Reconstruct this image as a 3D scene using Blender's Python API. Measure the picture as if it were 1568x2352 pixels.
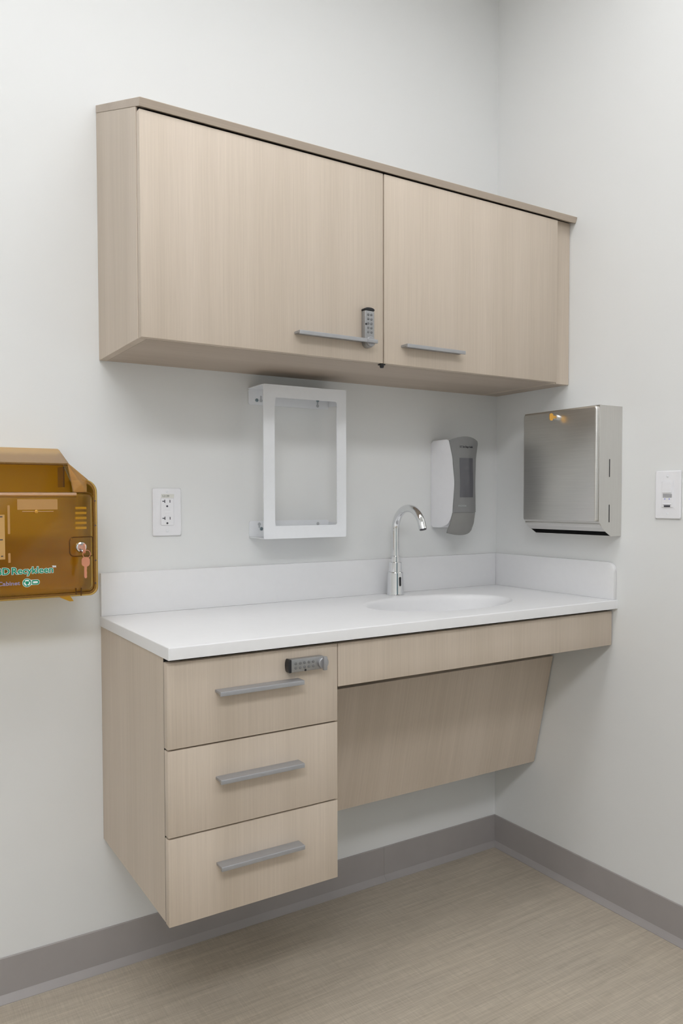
import bpy, bmesh, math, random
from mathutils import Vector, Matrix

for o in list(bpy.data.objects):
    bpy.data.objects.remove(o, do_unlink=True)
scene = bpy.context.scene
COL = scene.collection
random.seed(4)

# ------------------------------------------------------------------ camera
cam_d = bpy.data.cameras.new('camera')
cam = bpy.data.objects.new('camera', cam_d)
COL.objects.link(cam)
F_PX = 1772.83
cam_d.sensor_fit = 'VERTICAL'
cam_d.sensor_height = 36.0
cam_d.sensor_width = 24.0
cam_d.lens = F_PX / 2352 * 36.0
cam_d.shift_x = (784 - 754.53) / 2352
cam_d.shift_y = (1207.61 - 1176) / 2352
cam_d.clip_start = 0.02
YAW, PITCH, ROLL = 0.5510, 0.0345, -0.0026
r0 = Vector((math.cos(YAW), -math.sin(YAW), 0))
f0 = Vector((math.sin(YAW), math.cos(YAW), 0))
u0 = Vector((0, 0, 1))
fw = f0 * math.cos(PITCH) - u0 * math.sin(PITCH)
up = u0 * math.cos(PITCH) + f0 * math.sin(PITCH)
rt = r0 * math.cos(ROLL) + up * math.sin(ROLL)
up2 = up * math.cos(ROLL) - r0 * math.sin(ROLL)
m = Matrix.Identity(4)
for i in range(3):
    m[i][0], m[i][1], m[i][2] = rt[i], up2[i], -fw[i]
m.translation = Vector((-1.7825, -1.8579, 1.1427))
cam.matrix_world = m
scene.camera = cam

# ------------------------------------------------------------------ world, exposure
w = bpy.data.worlds.new('world')
scene.world = w
w.use_nodes = True
w.node_tree.nodes['Background'].inputs[0].default_value = (0.8, 0.85, 0.9, 1)
w.node_tree.nodes['Background'].inputs[1].default_value = 0.05
LAMP_NEAR = 4.7      # emission of the troffer near the cabinets
LAMP_FAR = 8.6        # emission of the troffer by the door
LAMP_LEFT = 16.8      # emission of the troffer in the left of the room
LAMP_COLOR = (0.965, 0.975, 1.0)
vs = scene.view_settings
vs.view_transform = 'Standard'
vs.look = 'None'
vs.exposure = 0.0
vs.gamma = 1.0
vs.use_curve_mapping = False
try:
    scene.cycles.transparent_max_bounces = 24
except Exception:
    pass

# ------------------------------------------------------------------ materials
def srgb(r, g, b):
    f = lambda c: (c / 255 / 12.92) if c / 255 <= 0.04045 else ((c / 255 + 0.055) / 1.055) ** 2.4
    return (f(r), f(g), f(b), 1)

def new_mat(name):
    mt = bpy.data.materials.new(name)
    mt.use_nodes = True
    nt = mt.node_tree
    return mt, nt, nt.nodes['Principled BSDF'], nt.links

def coords(nt, scale, rot=(0, 0, 0)):
    tc = nt.nodes.new('ShaderNodeTexCoord')
    mp = nt.nodes.new('ShaderNodeMapping')
    mp.inputs['Scale'].default_value = scale
    mp.inputs['Rotation'].default_value = rot
    nt.links.new(tc.outputs['Object'], mp.inputs['Vector'])
    return mp.outputs['Vector']

def noise(nt, vec, scale=1.0, detail=3.0, rough=0.55):
    n = nt.nodes.new('ShaderNodeTexNoise')
    n.inputs['Scale'].default_value = scale
    n.inputs['Detail'].default_value = detail
    n.inputs['Roughness'].default_value = rough
    nt.links.new(vec, n.inputs['Vector'])
    return n.outputs['Fac']

def ramp(nt, fac, stops):
    r = nt.nodes.new('ShaderNodeValToRGB')
    el = r.color_ramp.elements
    while len(el) > 1:
        el.remove(el[-1])
    el[0].position, el[0].color = stops[0]
    for p, c in stops[1:]:
        e = el.new(p)
        e.color = c
    nt.links.new(fac, r.inputs['Fac'])
    return r.outputs['Color']

def mixc(nt, fac, a, b, mode='MIX'):
    n = nt.nodes.new('ShaderNodeMix')
    n.data_type = 'RGBA'
    n.blend_type = mode
    for val, idx in ((fac, 0), (a, 6), (b, 7)):
        if hasattr(val, 'links') or hasattr(val, 'is_linked'):
            nt.links.new(val, n.inputs[idx])
        else:
            n.inputs[idx].default_value = val
    return n.outputs[2]

def bump(nt, bsdf, height, strength=0.1, dist=0.001):
    b = nt.nodes.new('ShaderNodeBump')
    b.inputs['Strength'].default_value = strength
    b.inputs['Distance'].default_value = dist
    nt.links.new(height, b.inputs['Height'])
    nt.links.new(b.outputs['Normal'], bsdf.inputs['Normal'])

def plain(name, col, rough=0.5, metal=0.0, spec=0.5, var=0.03, vscale=30.0):
    mt, nt, b, L = new_mat(name)
    n = noise(nt, coords(nt, (vscale,) * 3), 1.0, 2.0)
    c2 = tuple(min(1, c * (1 - var)) for c in col[:3]) + (1,)
    c3 = tuple(min(1, c * (1 + var)) for c in col[:3]) + (1,)
    L.new(ramp(nt, n, [(0.3, c2), (0.7, c3)]), b.inputs['Base Color'])
    b.inputs['Roughness'].default_value = rough
    b.inputs['Metallic'].default_value = metal
    b.inputs['Specular IOR Level'].default_value = spec
    return mt

def paint(name, col):
    mt, nt, b, L = new_mat(name)
    n = noise(nt, coords(nt, (1.2,) * 3), 1.0, 2.0)
    L.new(ramp(nt, n, [(0.3, tuple(c * 0.985 for c in col[:3]) + (1,)), (0.7, col)]), b.inputs['Base Color'])
    b.inputs['Roughness'].default_value = 0.6
    b.inputs['Specular IOR Level'].default_value = 0.25
    bump(nt, b, noise(nt, coords(nt, (260,) * 3), 1.0, 2.0), 0.05, 0.0004)
    return mt

def laminate(name, axis, dark, light):
    """vertical-grain wood laminate; axis = direction of the grain"""
    mt, nt, b, L = new_mat(name)
    def sc(across, along):
        s = [across] * 3
        for a_ in axis:
            s['xyz'.index(a_)] = along
        return tuple(s)
    broad = noise(nt, coords(nt, sc(9, 0.35)), 1.0, 2.0)
    fine = noise(nt, coords(nt, sc(190, 2.2)), 1.0, 4.0, 0.65)
    hair = noise(nt, coords(nt, sc(520, 9)), 1.0, 2.0, 0.6)
    c = ramp(nt, broad, [(0.3, dark), (0.7, light)])
    g = ramp(nt, fine, [(0.3, (0.93, 0.927, 0.923, 1)), (0.7, (1.035, 1.035, 1.035, 1))])
    c = mixc(nt, 0.75, c, g, 'MULTIPLY')
    h = ramp(nt, hair, [(0.32, (0.91, 0.905, 0.90, 1)), (0.6, (1.0, 1.0, 1.0, 1))])
    c = mixc(nt, 0.55, c, h, 'MULTIPLY')
    L.new(c, b.inputs['Base Color'])
    b.inputs['Roughness'].default_value = 0.48
    b.inputs['Specular IOR Level'].default_value = 0.35
    bump(nt, b, fine, 0.06, 0.0003)
    return mt

WOOD_D, WOOD_L = srgb(199, 185, 168), srgb(211, 197, 181)
M = {}
M['wall'] = paint('wall_paint', srgb(233, 234, 233))
M['ceiling'] = paint('ceiling_paint', srgb(236, 236, 234))
M['wood'] = laminate('laminate_upright_grain', 'z', WOOD_D, WOOD_L)
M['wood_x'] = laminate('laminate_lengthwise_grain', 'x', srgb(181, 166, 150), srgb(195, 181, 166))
M['wood_y'] = laminate('laminate_crosswise_grain', 'y', srgb(196, 181, 164), srgb(208, 194, 178))
M['wood_tilt'] = laminate('laminate_slanted_panel', 'yz', WOOD_D, WOOD_L)
M['dark'] = plain('painted_shade_black', (0.012, 0.012, 0.013, 1), 0.7)  # black that stands in for shade inside gaps and recesses
M['solid'] = plain('white_solid_surface', srgb(234, 234, 235), 0.38, 0, 0.4, 0.006, 60)
M['white_metal'] = plain('white_powder_coat', srgb(238, 240, 243), 0.42, 0, 0.4, 0.008, 60)
M['white_plastic'] = plain('white_plastic', srgb(240, 240, 243), 0.32, 0, 0.5, 0.008, 60)
M['handle'] = plain('satin_grey_aluminium', srgb(166, 166, 168), 0.42, 0.55, 0.5, 0.02, 80)
M['lock_grey'] = plain('lock_silver_grey', srgb(160, 160, 160), 0.35, 0.6, 0.5, 0.05, 300)
M['button'] = plain('lock_button_grey', srgb(112, 112, 112), 0.5)
M['black'] = plain('black_plastic', (0.008, 0.008, 0.010, 1), 0.35)
M['chrome'] = plain('polished_chrome', (0.80, 0.81, 0.82, 1), 0.05, 1.0, 0.5, 0.005)
M['screw'] = plain('zinc_screw', srgb(130, 145, 150), 0.35, 0.8)
M['gold'] = plain('brass_key', srgb(214, 160, 66), 0.35, 0.5)
M['copper'] = plain('copper_key', srgb(232, 158, 124), 0.3, 0.45)
M['cover_grey'] = plain('dispenser_grey', srgb(132, 132, 132), 0.4, 0, 0.4, 0.015, 60)
M['push_grey_lit'] = plain('dispenser_grey_lit', srgb(140, 139, 136), 0.45, 0, 0.4, 0.015, 60)  # same grey as the cover, painted paler for light on the tilted bar
M['window_grey'] = plain('dispenser_smoked_window', srgb(96, 96, 101), 0.18, 0, 0.5, 0.01, 60)
M['ink'] = plain('dark_ink', srgb(62, 62, 70), 0.6)
M['ink_pale'] = plain('pale_ink', srgb(186, 189, 192), 0.6)
M['green'] = plain('green_ink', srgb(0, 142, 104), 0.5)
M['louver'] = plain('pale_amber_louver', srgb(246, 222, 150), 0.5)
M['white_ink'] = plain('white_ink', srgb(232, 240, 236), 0.5)
M['lilac_ink'] = plain('lilac_ink', srgb(150, 142, 165), 0.5)
M['sticker'] = plain('tan_sticker', srgb(196, 154, 92), 0.6)
M['tape'] = plain('label_tape', srgb(224, 224, 217), 0.5)
M['tan_mark'] = plain('opaque_tan', srgb(182, 138, 82), 0.45)
M['blue_led'] = plain('blue_indicator', srgb(150, 152, 226), 0.3)
M['yellow_tab'] = plain('yellow_tab', srgb(238, 184, 52), 0.4)
M['base'] = plain('grey_vinyl_base', srgb(165, 160, 158), 0.42, 0, 0.4, 0.02, 12)
M['door'] = laminate('door_blue_grey_veneer', 'z', srgb(84, 116, 128), srgb(98, 130, 142))

def steel_mat(name, grain):
    mt, nt, b, L = new_mat(name)
    n = noise(nt, coords(nt, grain), 1.0, 3.0)
    L.new(ramp(nt, n, [(0.3, srgb(212, 210, 206)), (0.7, srgb(219, 217, 213))]), b.inputs['Base Color'])
    b.inputs['Metallic'].default_value = 1.0
    r = nt.nodes.new('ShaderNodeMapRange')
    r.inputs['To Min'].default_value = 0.28
    r.inputs['To Max'].default_value = 0.34
    L.new(n, r.inputs['Value'])
    L.new(r.outputs['Result'], b.inputs['Roughness'])
    bump(nt, b, n, 0.012, 0.0001)
    return mt
M['steel'] = steel_mat('brushed_stainless', (8, 8, 400))
M['steel_side'] = steel_mat('brushed_stainless_side', (400, 8, 8))

def floor_mat():
    mt, nt, b, L = new_mat('woven_vinyl_floor')
    a = noise(nt, coords(nt, (3.0, 75, 1)), 1.0, 4.0, 0.6)
    a2 = noise(nt, coords(nt, (14, 320, 1)), 1.0, 3.0, 0.6)
    c2 = noise(nt, coords(nt, (330, 16, 1)), 1.0, 3.0, 0.6)
    blot = noise(nt, coords(nt, (2.2, 5, 1)), 1.0, 2.0)
    c = ramp(nt, a, [(0.25, srgb(183, 172, 156)), (0.75, srgb(208, 197, 180))])
    k = ramp(nt, a2, [(0.3, (0.80, 0.80, 0.79, 1)), (0.7, (1.06, 1.06, 1.06, 1))])
    c = mixc(nt, 0.7, c, k, 'MULTIPLY')
    k2 = ramp(nt, c2, [(0.3, (0.82, 0.82, 0.80, 1)), (0.7, (1.06, 1.06, 1.06, 1))])
    c = mixc(nt, 0.7, c, k2, 'MULTIPLY')
    k3 = ramp(nt, blot, [(0.3, (0.94, 0.94, 0.95, 1)), (0.7, (1.04, 1.03, 1.02, 1))])
    c = mixc(nt, 1.0, c, k3, 'MULTIPLY')
    L.new(c, b.inputs['Base Color'])
    b.inputs['Roughness'].default_value = 0.42
    b.inputs['Specular IOR Level'].default_value = 0.4
    bump(nt, b, mixc(nt, 0.5, a2, c2), 0.12, 0.0005)
    return mt
M['floor'] = floor_mat()

def amber_mat(name, tint, haze=0.06, gloss_rough=0.08, body=(212, 158, 84)):
    mt, nt, b, L = new_mat(name)
    nt.nodes.remove(b)
    out = nt.nodes['Material Output']
    tr = nt.nodes.new('ShaderNodeBsdfTransparent')
    n = noise(nt, coords(nt, (6,) * 3), 1.0, 2.0)
    L.new(ramp(nt, n, [(0.3, tuple(c * 0.97 for c in tint[:3]) + (1,)), (0.7, tint)]), tr.inputs['Color'])
    df = nt.nodes.new('ShaderNodeBsdfDiffuse')
    df.inputs['Color'].default_value = srgb(*body)
    gl = nt.nodes.new('ShaderNodeBsdfGlossy')
    gl.inputs['Roughness'].default_value = gloss_rough
    gl.inputs['Color'].default_value = (1, 1, 1, 1)
    fr = nt.nodes.new('ShaderNodeFresnel')
    fr.inputs['IOR'].default_value = 1.45
    m1 = nt.nodes.new('ShaderNodeMixShader')
    m1.inputs[0].default_value = haze
    L.new(tr.outputs[0], m1.inputs[1])
    L.new(df.outputs[0], m1.inputs[2])
    m2 = nt.nodes.new('ShaderNodeMixShader')
    L.new(fr.outputs[0], m2.inputs[0])
    L.new(m1.outputs[0], m2.inputs[1])
    L.new(gl.outputs[0], m2.inputs[2])
    L.new(m2.outputs[0], out.inputs['Surface'])
    return mt
M['amber'] = amber_mat('amber_translucent_plastic', (0.965, 0.855, 0.34, 1), 0.05)
M['amber_hazy'] = amber_mat('amber_hazy_plastic', (0.98, 0.87, 0.48, 1), 0.20, 0.2)
M['amber_hood'] = amber_mat('amber_hood_sheen', (0.985, 0.88, 0.52, 1), 0.36, 0.2, (222, 166, 96))  # tan haze paints the sheen of the bright wall on the hood
M['amber_ledge'] = amber_mat('amber_ledge_highlight', (0.985, 0.88, 0.52, 1), 0.45, 0.06, (238, 196, 158))  # pale body colour paints the lamp highlight along the ledge
M['amber_light'] = amber_mat('amber_painted_bright', (0.99, 0.91, 0.50, 1), 0.62, 0.15, (238, 186, 66))  # brighter body colour stands in for light through the open front
M['amber_edge'] = amber_mat('amber_moulded_edge', (0.55, 0.40, 0.16, 1))

def emit_mat(name, col, strength):
    mt, nt, b, L = new_mat(name)
    b.inputs['Base Color'].default_value = (0.8, 0.8, 0.8, 1)
    b.inputs['Emission Color'].default_value = tuple(col) + (1,)
    b.inputs['Emission Strength'].default_value = strength
    return mt
M['lamp_near'] = emit_mat('diffuser_glow_near', LAMP_COLOR, LAMP_NEAR)
M['lamp_far'] = emit_mat('diffuser_glow_far', LAMP_COLOR, LAMP_FAR)
M['lamp_left'] = emit_mat('diffuser_glow_left', LAMP_COLOR, LAMP_LEFT)

# ------------------------------------------------------------------ mesh helpers
def box(bm, x0, x1, y0, y1, z0, z1, bev=0.0, seg=2):
    t = bmesh.new()
    vs_ = [t.verts.new((x, y, z)) for z in (min(z0, z1), max(z0, z1)) for y in (min(y0, y1), max(y0, y1)) for x in (min(x0, x1), max(x0, x1))]
    for f in ((0, 2, 3, 1), (4, 5, 7, 6), (0, 1, 5, 4), (2, 6, 7, 3), (0, 4, 6, 2), (1, 3, 7, 5)):
        t.faces.new([vs_[i] for i in f])
    if bev > 0:
        bmesh.ops.bevel(t, geom=list(t.edges), offset=bev, segments=seg, profile=0.5, affect='EDGES')
    merge(bm, t)
    return bm

def merge(bm, t):
    me = bpy.data.meshes.new('tmp')
    t.to_mesh(me)
    t.free()
    bm.from_mesh(me)
    bpy.data.meshes.remove(me)

def prism(bm, poly, vec, bev=0.0, seg=2, bev_faces_only=False):
    """extrude a planar polygon (3D points) along vec"""
    t = bmesh.new()
    v = Vector(vec)
    a = [t.verts.new(Vector(p)) for p in poly]
    b = [t.verts.new(Vector(p) + v) for p in poly]
    n = len(poly)
    t.faces.new(a)
    t.faces.new(list(reversed(b)))
    for i in range(n):
        t.faces.new((a[i], b[i], b[(i + 1) % n], a[(i + 1) % n]))
    bmesh.ops.recalc_face_normals(t, faces=t.faces)
    if bev > 0:
        es = list(t.edges)
        if bev_faces_only:
            es = [e for e in t.edges if (e.verts[0] in a) == (e.verts[1] in a)]
        bmesh.ops.bevel(t, geom=es, offset=bev, segments=seg, profile=0.5, affect='EDGES')
    merge(bm, t)
    return bm

def lathe(bm, prof, centre, n=32, axis='z'):
    """prof: list of (radius, height) from bottom to top, closed at both ends"""
    t = bmesh.new()
    c = Vector(centre)
    rings = []
    for r, h in prof:
        ring = []
        for k in range(n):
            a = 2 * math.pi * k / n
            p = {'z': (r * math.cos(a), r * math.sin(a), h), 'y': (r * math.cos(a), h, r * math.sin(a)), 'x': (h, r * math.cos(a), r * math.sin(a))}[axis]
            ring.append(t.verts.new(c + Vector(p)))
        rings.append(ring)
    for q in range(len(rings) - 1):
        for k in range(n):
            t.faces.new((rings[q][k], rings[q][(k + 1) % n], rings[q + 1][(k + 1) % n], rings[q + 1][k]))
    t.faces.new(list(reversed(rings[0])))
    t.faces.new(rings[-1])
    bmesh.ops.recalc_face_normals(t, faces=t.faces)
    merge(bm, t)
    return bm

def tube(bm, path, r, n=16, closed=False):
    t = bmesh.new()
    pts = [Vector(p) for p in path]
    N = len(pts)
    rad = r if isinstance(r, (list, tuple)) else [r] * N
    rings = []
    up_ = None
    for i, p in enumerate(pts):
        if closed:
            d = (pts[(i + 1) % N] - pts[i - 1]).normalized()
        else:
            d = (pts[min(i + 1, N - 1)] - pts[max(i - 1, 0)]).normalized()
        if up_ is None:
            up_ = d.orthogonal().normalized()
        up_ = (up_ - d * up_.dot(d)).normalized()
        s = d.cross(up_)
        rings.append([t.verts.new(p + (up_ * math.cos(2 * math.pi * k / n) + s * math.sin(2 * math.pi * k / n)) * rad[i]) for k in range(n)])
    for q in range(N if closed else N - 1):
        a, b = rings[q], rings[(q + 1) % N]
        for k in range(n):
            t.faces.new((a[k], a[(k + 1) % n], b[(k + 1) % n], b[k]))
    if not closed:
        t.faces.new(list(reversed(rings[0])))
        t.faces.new(rings[-1])
    bmesh.ops.recalc_face_normals(t, faces=t.faces)
    merge(bm, t)
    return bm

def rrect(u0_, u1, v0, v1, r, n=6):
    """rounded rectangle outline in 2D; r a number or (bl, br, tr, tl)"""
    rs = r if isinstance(r, (list, tuple)) else (r,) * 4
    out = []
    for (cu, cv, a0, q) in ((u0_, v0, 180, rs[0]), (u1, v0, 270, rs[1]), (u1, v1, 0, rs[2]), (u0_, v1, 90, rs[3])):
        cx = cu + q if cu == u0_ else cu - q
        cy = cv + q if cv == v0 else cv - q
        if q <= 0:
            out.append((cu, cv))
            continue
        for k in range(n + 1):
            a = math.radians(a0 + 90 * k / n)
            out.append((cx + q * math.cos(a), cy + q * math.sin(a)))
    return out

WL = {}     # world location of roots
def bake(bm, loc, smooth=True, angle=32):
    me = bpy.data.meshes.new('mesh')
    bmesh.ops.translate(bm, verts=bm.verts, vec=-Vector(loc))
    bm.to_mesh(me)
    bm.free()
    if smooth:
        for p in me.polygons:
            p.use_smooth = True
        me.set_sharp_from_angle(angle=math.radians(angle))
    return me

def root_of(o):
    while o.parent:
        o = o.parent
    return o

def part(name, bm, mat, parent, label=None, smooth=True, angle=32):
    base = Vector(root_of(parent)['_loc'])
    me = bake(bm, base, smooth, angle)
    me.name = name
    me.materials.append(M[mat])
    o = bpy.data.objects.new(name, me)
    COL.objects.link(o)
    o.parent = parent
    if label:
        o['label'] = label
    return o

def thing(name, label, cat, loc):
    o = bpy.data.objects.new(name, None)
    o.empty_display_size = 0.05
    COL.objects.link(o)
    o.location = loc
    o['_loc'] = tuple(loc)
    o['label'] = label
    o['category'] = cat
    return o

def struct(name, bm, mat, parent=None, loc=(0, 0, 0)):
    if parent:
        return part(name, bm, mat, parent)
    me = bake(bm, loc, False)
    me.name = name
    if mat:
        me.materials.append(M[mat])
    o = bpy.data.objects.new(name, me)
    COL.objects.link(o)
    o.location = loc
    o['_loc'] = tuple(loc)
    o['kind'] = 'structure'
    return o

def text_bm(body, height, origin, plane='back', width=None, align='LEFT', extrude=0.0002, offset=0.0):
    cu = bpy.data.curves.new('t', 'FONT')
    cu.body = body
    cu.align_x = align
    cu.size = 1.0
    cu.resolution_u = 3
    ob = bpy.data.objects.new('t', cu)
    COL.objects.link(ob)
    dg = bpy.context.evaluated_depsgraph_get()
    me0 = bpy.data.meshes.new_from_object(ob.evaluated_get(dg))
    xs = [v.co.x for v in me0.vertices]
    w0 = max(xs) - min(xs)
    bpy.data.meshes.remove(me0)
    sy = height / 0.69
    sx = width / w0 if width else sy
    cu.extrude = extrude / max(sy, 1e-6)
    cu.offset = offset / max(sy, 1e-6)
    dg.update()
    me = bpy.data.meshes.new_from_object(ob.evaluated_get(bpy.context.evaluated_depsgraph_get()))
    bpy.data.objects.remove(ob, do_unlink=True)
    bpy.data.curves.remove(cu)
    o = Vector(origin)
    for v in me.vertices:
        a, b_, c = v.co.x * sx, v.co.y * sy, v.co.z * sy
        if plane == 'back':
            v.co = o + Vector((a, -c, b_))
        else:
            v.co = o + Vector((-c, -a, b_))
    bm = bmesh.new()
    bm.from_mesh(me)
    bpy.data.meshes.remove(me)
    return bm

B = bmesh.new

# ------------------------------------------------------------------ room shell
XL, YF, ZC = -3.0, -3.9, 2.80
T = 0.12
struct('floor', box(B(), XL, 0, YF, 0, -T, 0), 'floor')
struct('ceiling', box(B(), XL, 0, YF, 0, ZC, ZC + T), 'ceiling')
struct('wall_back', box(B(), XL - T, T, 0, T, -T, ZC + T), 'wall')
struct('wall_right', box(B(), 0, T, YF - T, 0, -T, ZC + T), 'wall')
struct('wall_left', box(B(), XL - T, XL, YF - T, 0, -T, ZC + T), 'wall')
struct('wall_front', box(B(), XL, 0, YF - T, YF, -T, ZC + T), 'wall')

BH, BT = 0.1014, 0.0032
COVE = [(0.0003, 0.0), (0.0170, 0.0), (0.0170, 0.0014), (0.0155, 0.0030), (0.0040, 0.0146), (BT, 0.0158), (BT, BH - 0.002), (BT - 0.0015, BH), (0.0003, BH)]
def base_strip(a, b):
    """cove base strip lofted between two ends; a, b map (distance from wall, height) to a point"""
    t = bmesh.new()
    A_, B_ = [t.verts.new(a(d, h)) for d, h in COVE], [t.verts.new(b(d, h)) for d, h in COVE]
    n = len(COVE)
    t.faces.new(A_)
    t.faces.new(list(reversed(B_)))
    for k in range(n):
        t.faces.new((A_[k], B_[k], B_[(k + 1) % n], A_[(k + 1) % n]))
    bmesh.ops.recalc_face_normals(t, faces=t.faces)
    return t
bb = struct('baseboard_back', base_strip(lambda d, h: (-0.4505, -d, h), lambda d, h: (-d, -d, h)), 'base')
struct('base_strip', base_strip(lambda d, h: (XL + 0.001, -d, h), lambda d, h: (-0.4510, -d, h)), 'base', bb)
struct('baseboard_right', base_strip(lambda d, h: (-d, -d, h), lambda d, h: (-d, YF + 0.001, h)), 'base')
for o in (bpy.data.objects['baseboard_back'], bpy.data.objects['baseboard_right'], bpy.data.objects['base_strip']):
    for p in o.data.polygons:
        p.use_smooth = True
    o.data.set_sharp_from_angle(angle=math.radians(30))

# unseen door, added behind the camera for its reflection in the chrome
dr = struct('reflected_door', box(B(), -1.45, -0.53, YF + 0.001, YF + 0.045, 0.005, 2.10, 0.002), 'door')
struct('door_frame', box(box(box(B(), -1.52, -1.453, YF + 0.001, YF + 0.06, 0, 2.17, 0.002), -0.527, -0.46, YF + 0.001, YF + 0.06, 0, 2.17, 0.002), -1.453, -0.527, YF + 0.001, YF + 0.06, 2.103, 2.17, 0.002), 'base', dr)
struct('door_handle', tube(B(), [(-1.38, YF + 0.046, 1.0), (-1.38, YF + 0.10, 1.0), (-1.26, YF + 0.10, 1.0)], 0.009, 12), 'chrome', dr)

# ------------------------------------------------------------------ ceiling troffers
def troffer(xc, yc, lx, ly, glow, label):
    t = thing('ceiling_light', label, 'ceiling light', (xc, yc, ZC))
    t['group'] = 'recessed ceiling lights'
    f = B()
    b = 0.025
    x0, x1, y0, y1 = xc - lx / 2, xc + lx / 2, yc - ly / 2, yc + ly / 2
    for q in ((x0, x1, y0, y0 + b), (x0, x1, y1 - b, y1), (x0, x0 + b, y0 + b, y1 - b), (x1 - b, x1, y0 + b, y1 - b)):
        box(f, q[0], q[1], q[2], q[3], ZC - 0.012, ZC, 0.001)
    part('frame', f, 'white_metal', t)
    part('diffuser', box(B(), x0 + b, x1 - b, y0 + b, y1 - b, ZC - 0.008, ZC - 0.002), glow, t)
troffer(-1.80, -0.82, 1.20, 0.60, 'lamp_near', 'recessed ceiling light above the amber cabinet')
troffer(-0.68, -0.95, 0.90, 0.60, 'lamp_near', 'shorter recessed ceiling light nearest the sink corner')
troffer(-1.35, -2.60, 1.00, 0.60, 'lamp_far', 'recessed ceiling light between the door and the sink')
troffer(-2.40, -2.55, 1.00, 0.60, 'lamp_left', 'recessed ceiling light in the far left corner of the room')

# ------------------------------------------------------------------ handles and locks
def handle_mesh():
    L = 0.187
    prof = [(0, 0), (-0.0265, 0), (-0.0275, -0.001), (-0.0275, -0.009), (-0.0225, -0.009), (-0.0205, -0.0055), (0, -0.0055)]
    bm = prism(B(), [(-L / 2, y, z) for y, z in prof], (L, 0, 0), 0.0005, 1)
    return bake(bm, (0, 0, 0))
HANDLE = handle_mesh()
HANDLE.name = 'handle'
HANDLE.materials.append(M['handle'])
def handle(parent, x, y, z):
    o = bpy.data.objects.new('handle', HANDLE)
    COL.objects.link(o)
    o.parent = parent
    o.location = Vector((x, y, z)) - Vector(root_of(parent)['_loc'])
    return o

def code_lock(parent, c, axis):
    """keypad cam lock on the face whose outside looks to -y; axis = unit vector (x,z) from knob end to cap end"""
    L, W2, th = 0.096, 0.0137, 0.016
    ax = Vector((axis[0], 0, axis[1]))
    sx = Vector((-axis[1], 0, axis[0])) if axis[0] else Vector((1, 0, 0))
    c = Vector(c)
    def P(a, b, d):
        return c + ax * a + sx * b + Vector((0, -d, 0))
    out = [(-L / 2 + W2 * 0.75 * (1 - math.cos(q)) , W2 * math.sin(q)) for q in ()]
    poly = []
    for k in range(9):
        a = math.radians(90 + 180 * k / 8)
        poly.append((-L / 2 + W2 + W2 * math.cos(a), W2 * math.sin(a)))
    poly += [(L / 2 - 0.008, -W2), (L / 2 - 0.008, W2)]
    body = part('code_lock', prism(B(), [P(a, b, 0.0) for a, b in poly], (0, -th, 0), 0.0025, 2), 'lock_grey', parent, 'silver grey keypad lock with black end cap')
    cap = [(L / 2 - 0.008, -W2), (L / 2 - 0.004, -W2)]
    for k in range(7):
        a = math.radians(-75 + 150 * k / 6)
        cap.append((L / 2 - 0.004 + 0.0042 * math.cos(a) - 0.001, W2 * math.sin(a)))
    cap += [(L / 2 - 0.004, W2), (L / 2 - 0.008, W2)]
    part('end_cap', prism(B(), [P(a, b, 0.0) for a, b in cap], (0, -th - 0.0004, 0), 0.0006, 1), 'black', body)
    # knob: raised disc with a thumb grip bar across it
    kb = B()
    kc = P(-L / 2 + W2, 0, 0)
    lathe(kb, [(0.0118, -th), (0.0118, -th - 0.006), (0.0105, -th - 0.0075)], (kc.x, kc.y, kc.z), 28, 'y')
    g = [P(-L / 2 + W2 + s, t_, th + 0.007) for s, t_ in ((-0.0045, -0.0145), (0.0045, -0.0145), (0.0045, 0.0145), (-0.0045, 0.0145))]
    prism(kb, g, (0, -0.007, 0), 0.0015, 2)
    part('knob', kb, 'handle', body)
    for r in range(5):
        for s in (-1, 1):
            q = P(L / 2 - 0.018 - r * 0.0104, s * 0.0046, 0)
            part('button', lathe(B(), [(0.0030, -th + 0.0002), (0.0030, -th - 0.0009), (0.0024, -th - 0.0012)], tuple(q), 12, 'y'), 'button', body)
    q = P(L / 2 - 0.041, -W2 + 0.003 if axis[1] else W2 - 0.0025, 0)
    part('indicator', lathe(B(), [(0.0024, -th + 0.0002), (0.0024, -th - 0.0006)], tuple(q), 12, 'y'), 'black', body)

# ------------------------------------------------------------------ wall cabinet with sloping top
UL, UB = -1.2795, 1.4733
FR = -0.3137              # face of the doors
CF = -0.2935              # front of the carcass
def slope(y):             # underside of the sloping top
    return 2.0506 + (2.0506 - 1.9320) / 0.317 * y
wc = thing('wall_cabinet', 'pale wood laminate wall cabinet with sloping top and two doors', 'cabinet', (-0.64, -0.15, UB))
g = 0.0006
part('side_panel', prism(B(), [(UL, -0.0005, UB), (UL, CF, UB), (UL, CF, slope(CF)), (UL, -0.0005, slope(-0.0005))], (0.018, 0, 0), 0.0006, 1), 'wood', wc)
part('side_panel', prism(B(), [(-0.072, -0.0005, UB), (-0.072, CF, UB), (-0.072, CF, slope(CF)), (-0.072, -0.0005, slope(-0.0005))], (0.018, 0, 0), 0.0006, 1), 'wood', wc)
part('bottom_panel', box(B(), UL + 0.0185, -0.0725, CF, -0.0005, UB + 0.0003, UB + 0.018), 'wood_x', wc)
part('back_panel', box(B(), UL + 0.0185, -0.0725, -0.007, -0.0005, UB + 0.0185, slope(-0.007) - 0.001), 'wood', wc)
part('divider', box(B(), -0.684, -0.666, CF + 0.001, -0.008, UB + 0.0185, 1.93), 'dark', wc)
th_ = 0.0170
nrm = Vector((0, -0.3503, 0.9366))
a0, a1 = Vector((UL - 0.0005, -0.0005, slope(-0.0005))), Vector((UL - 0.0005, -0.3175, slope(-0.3175)))
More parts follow.
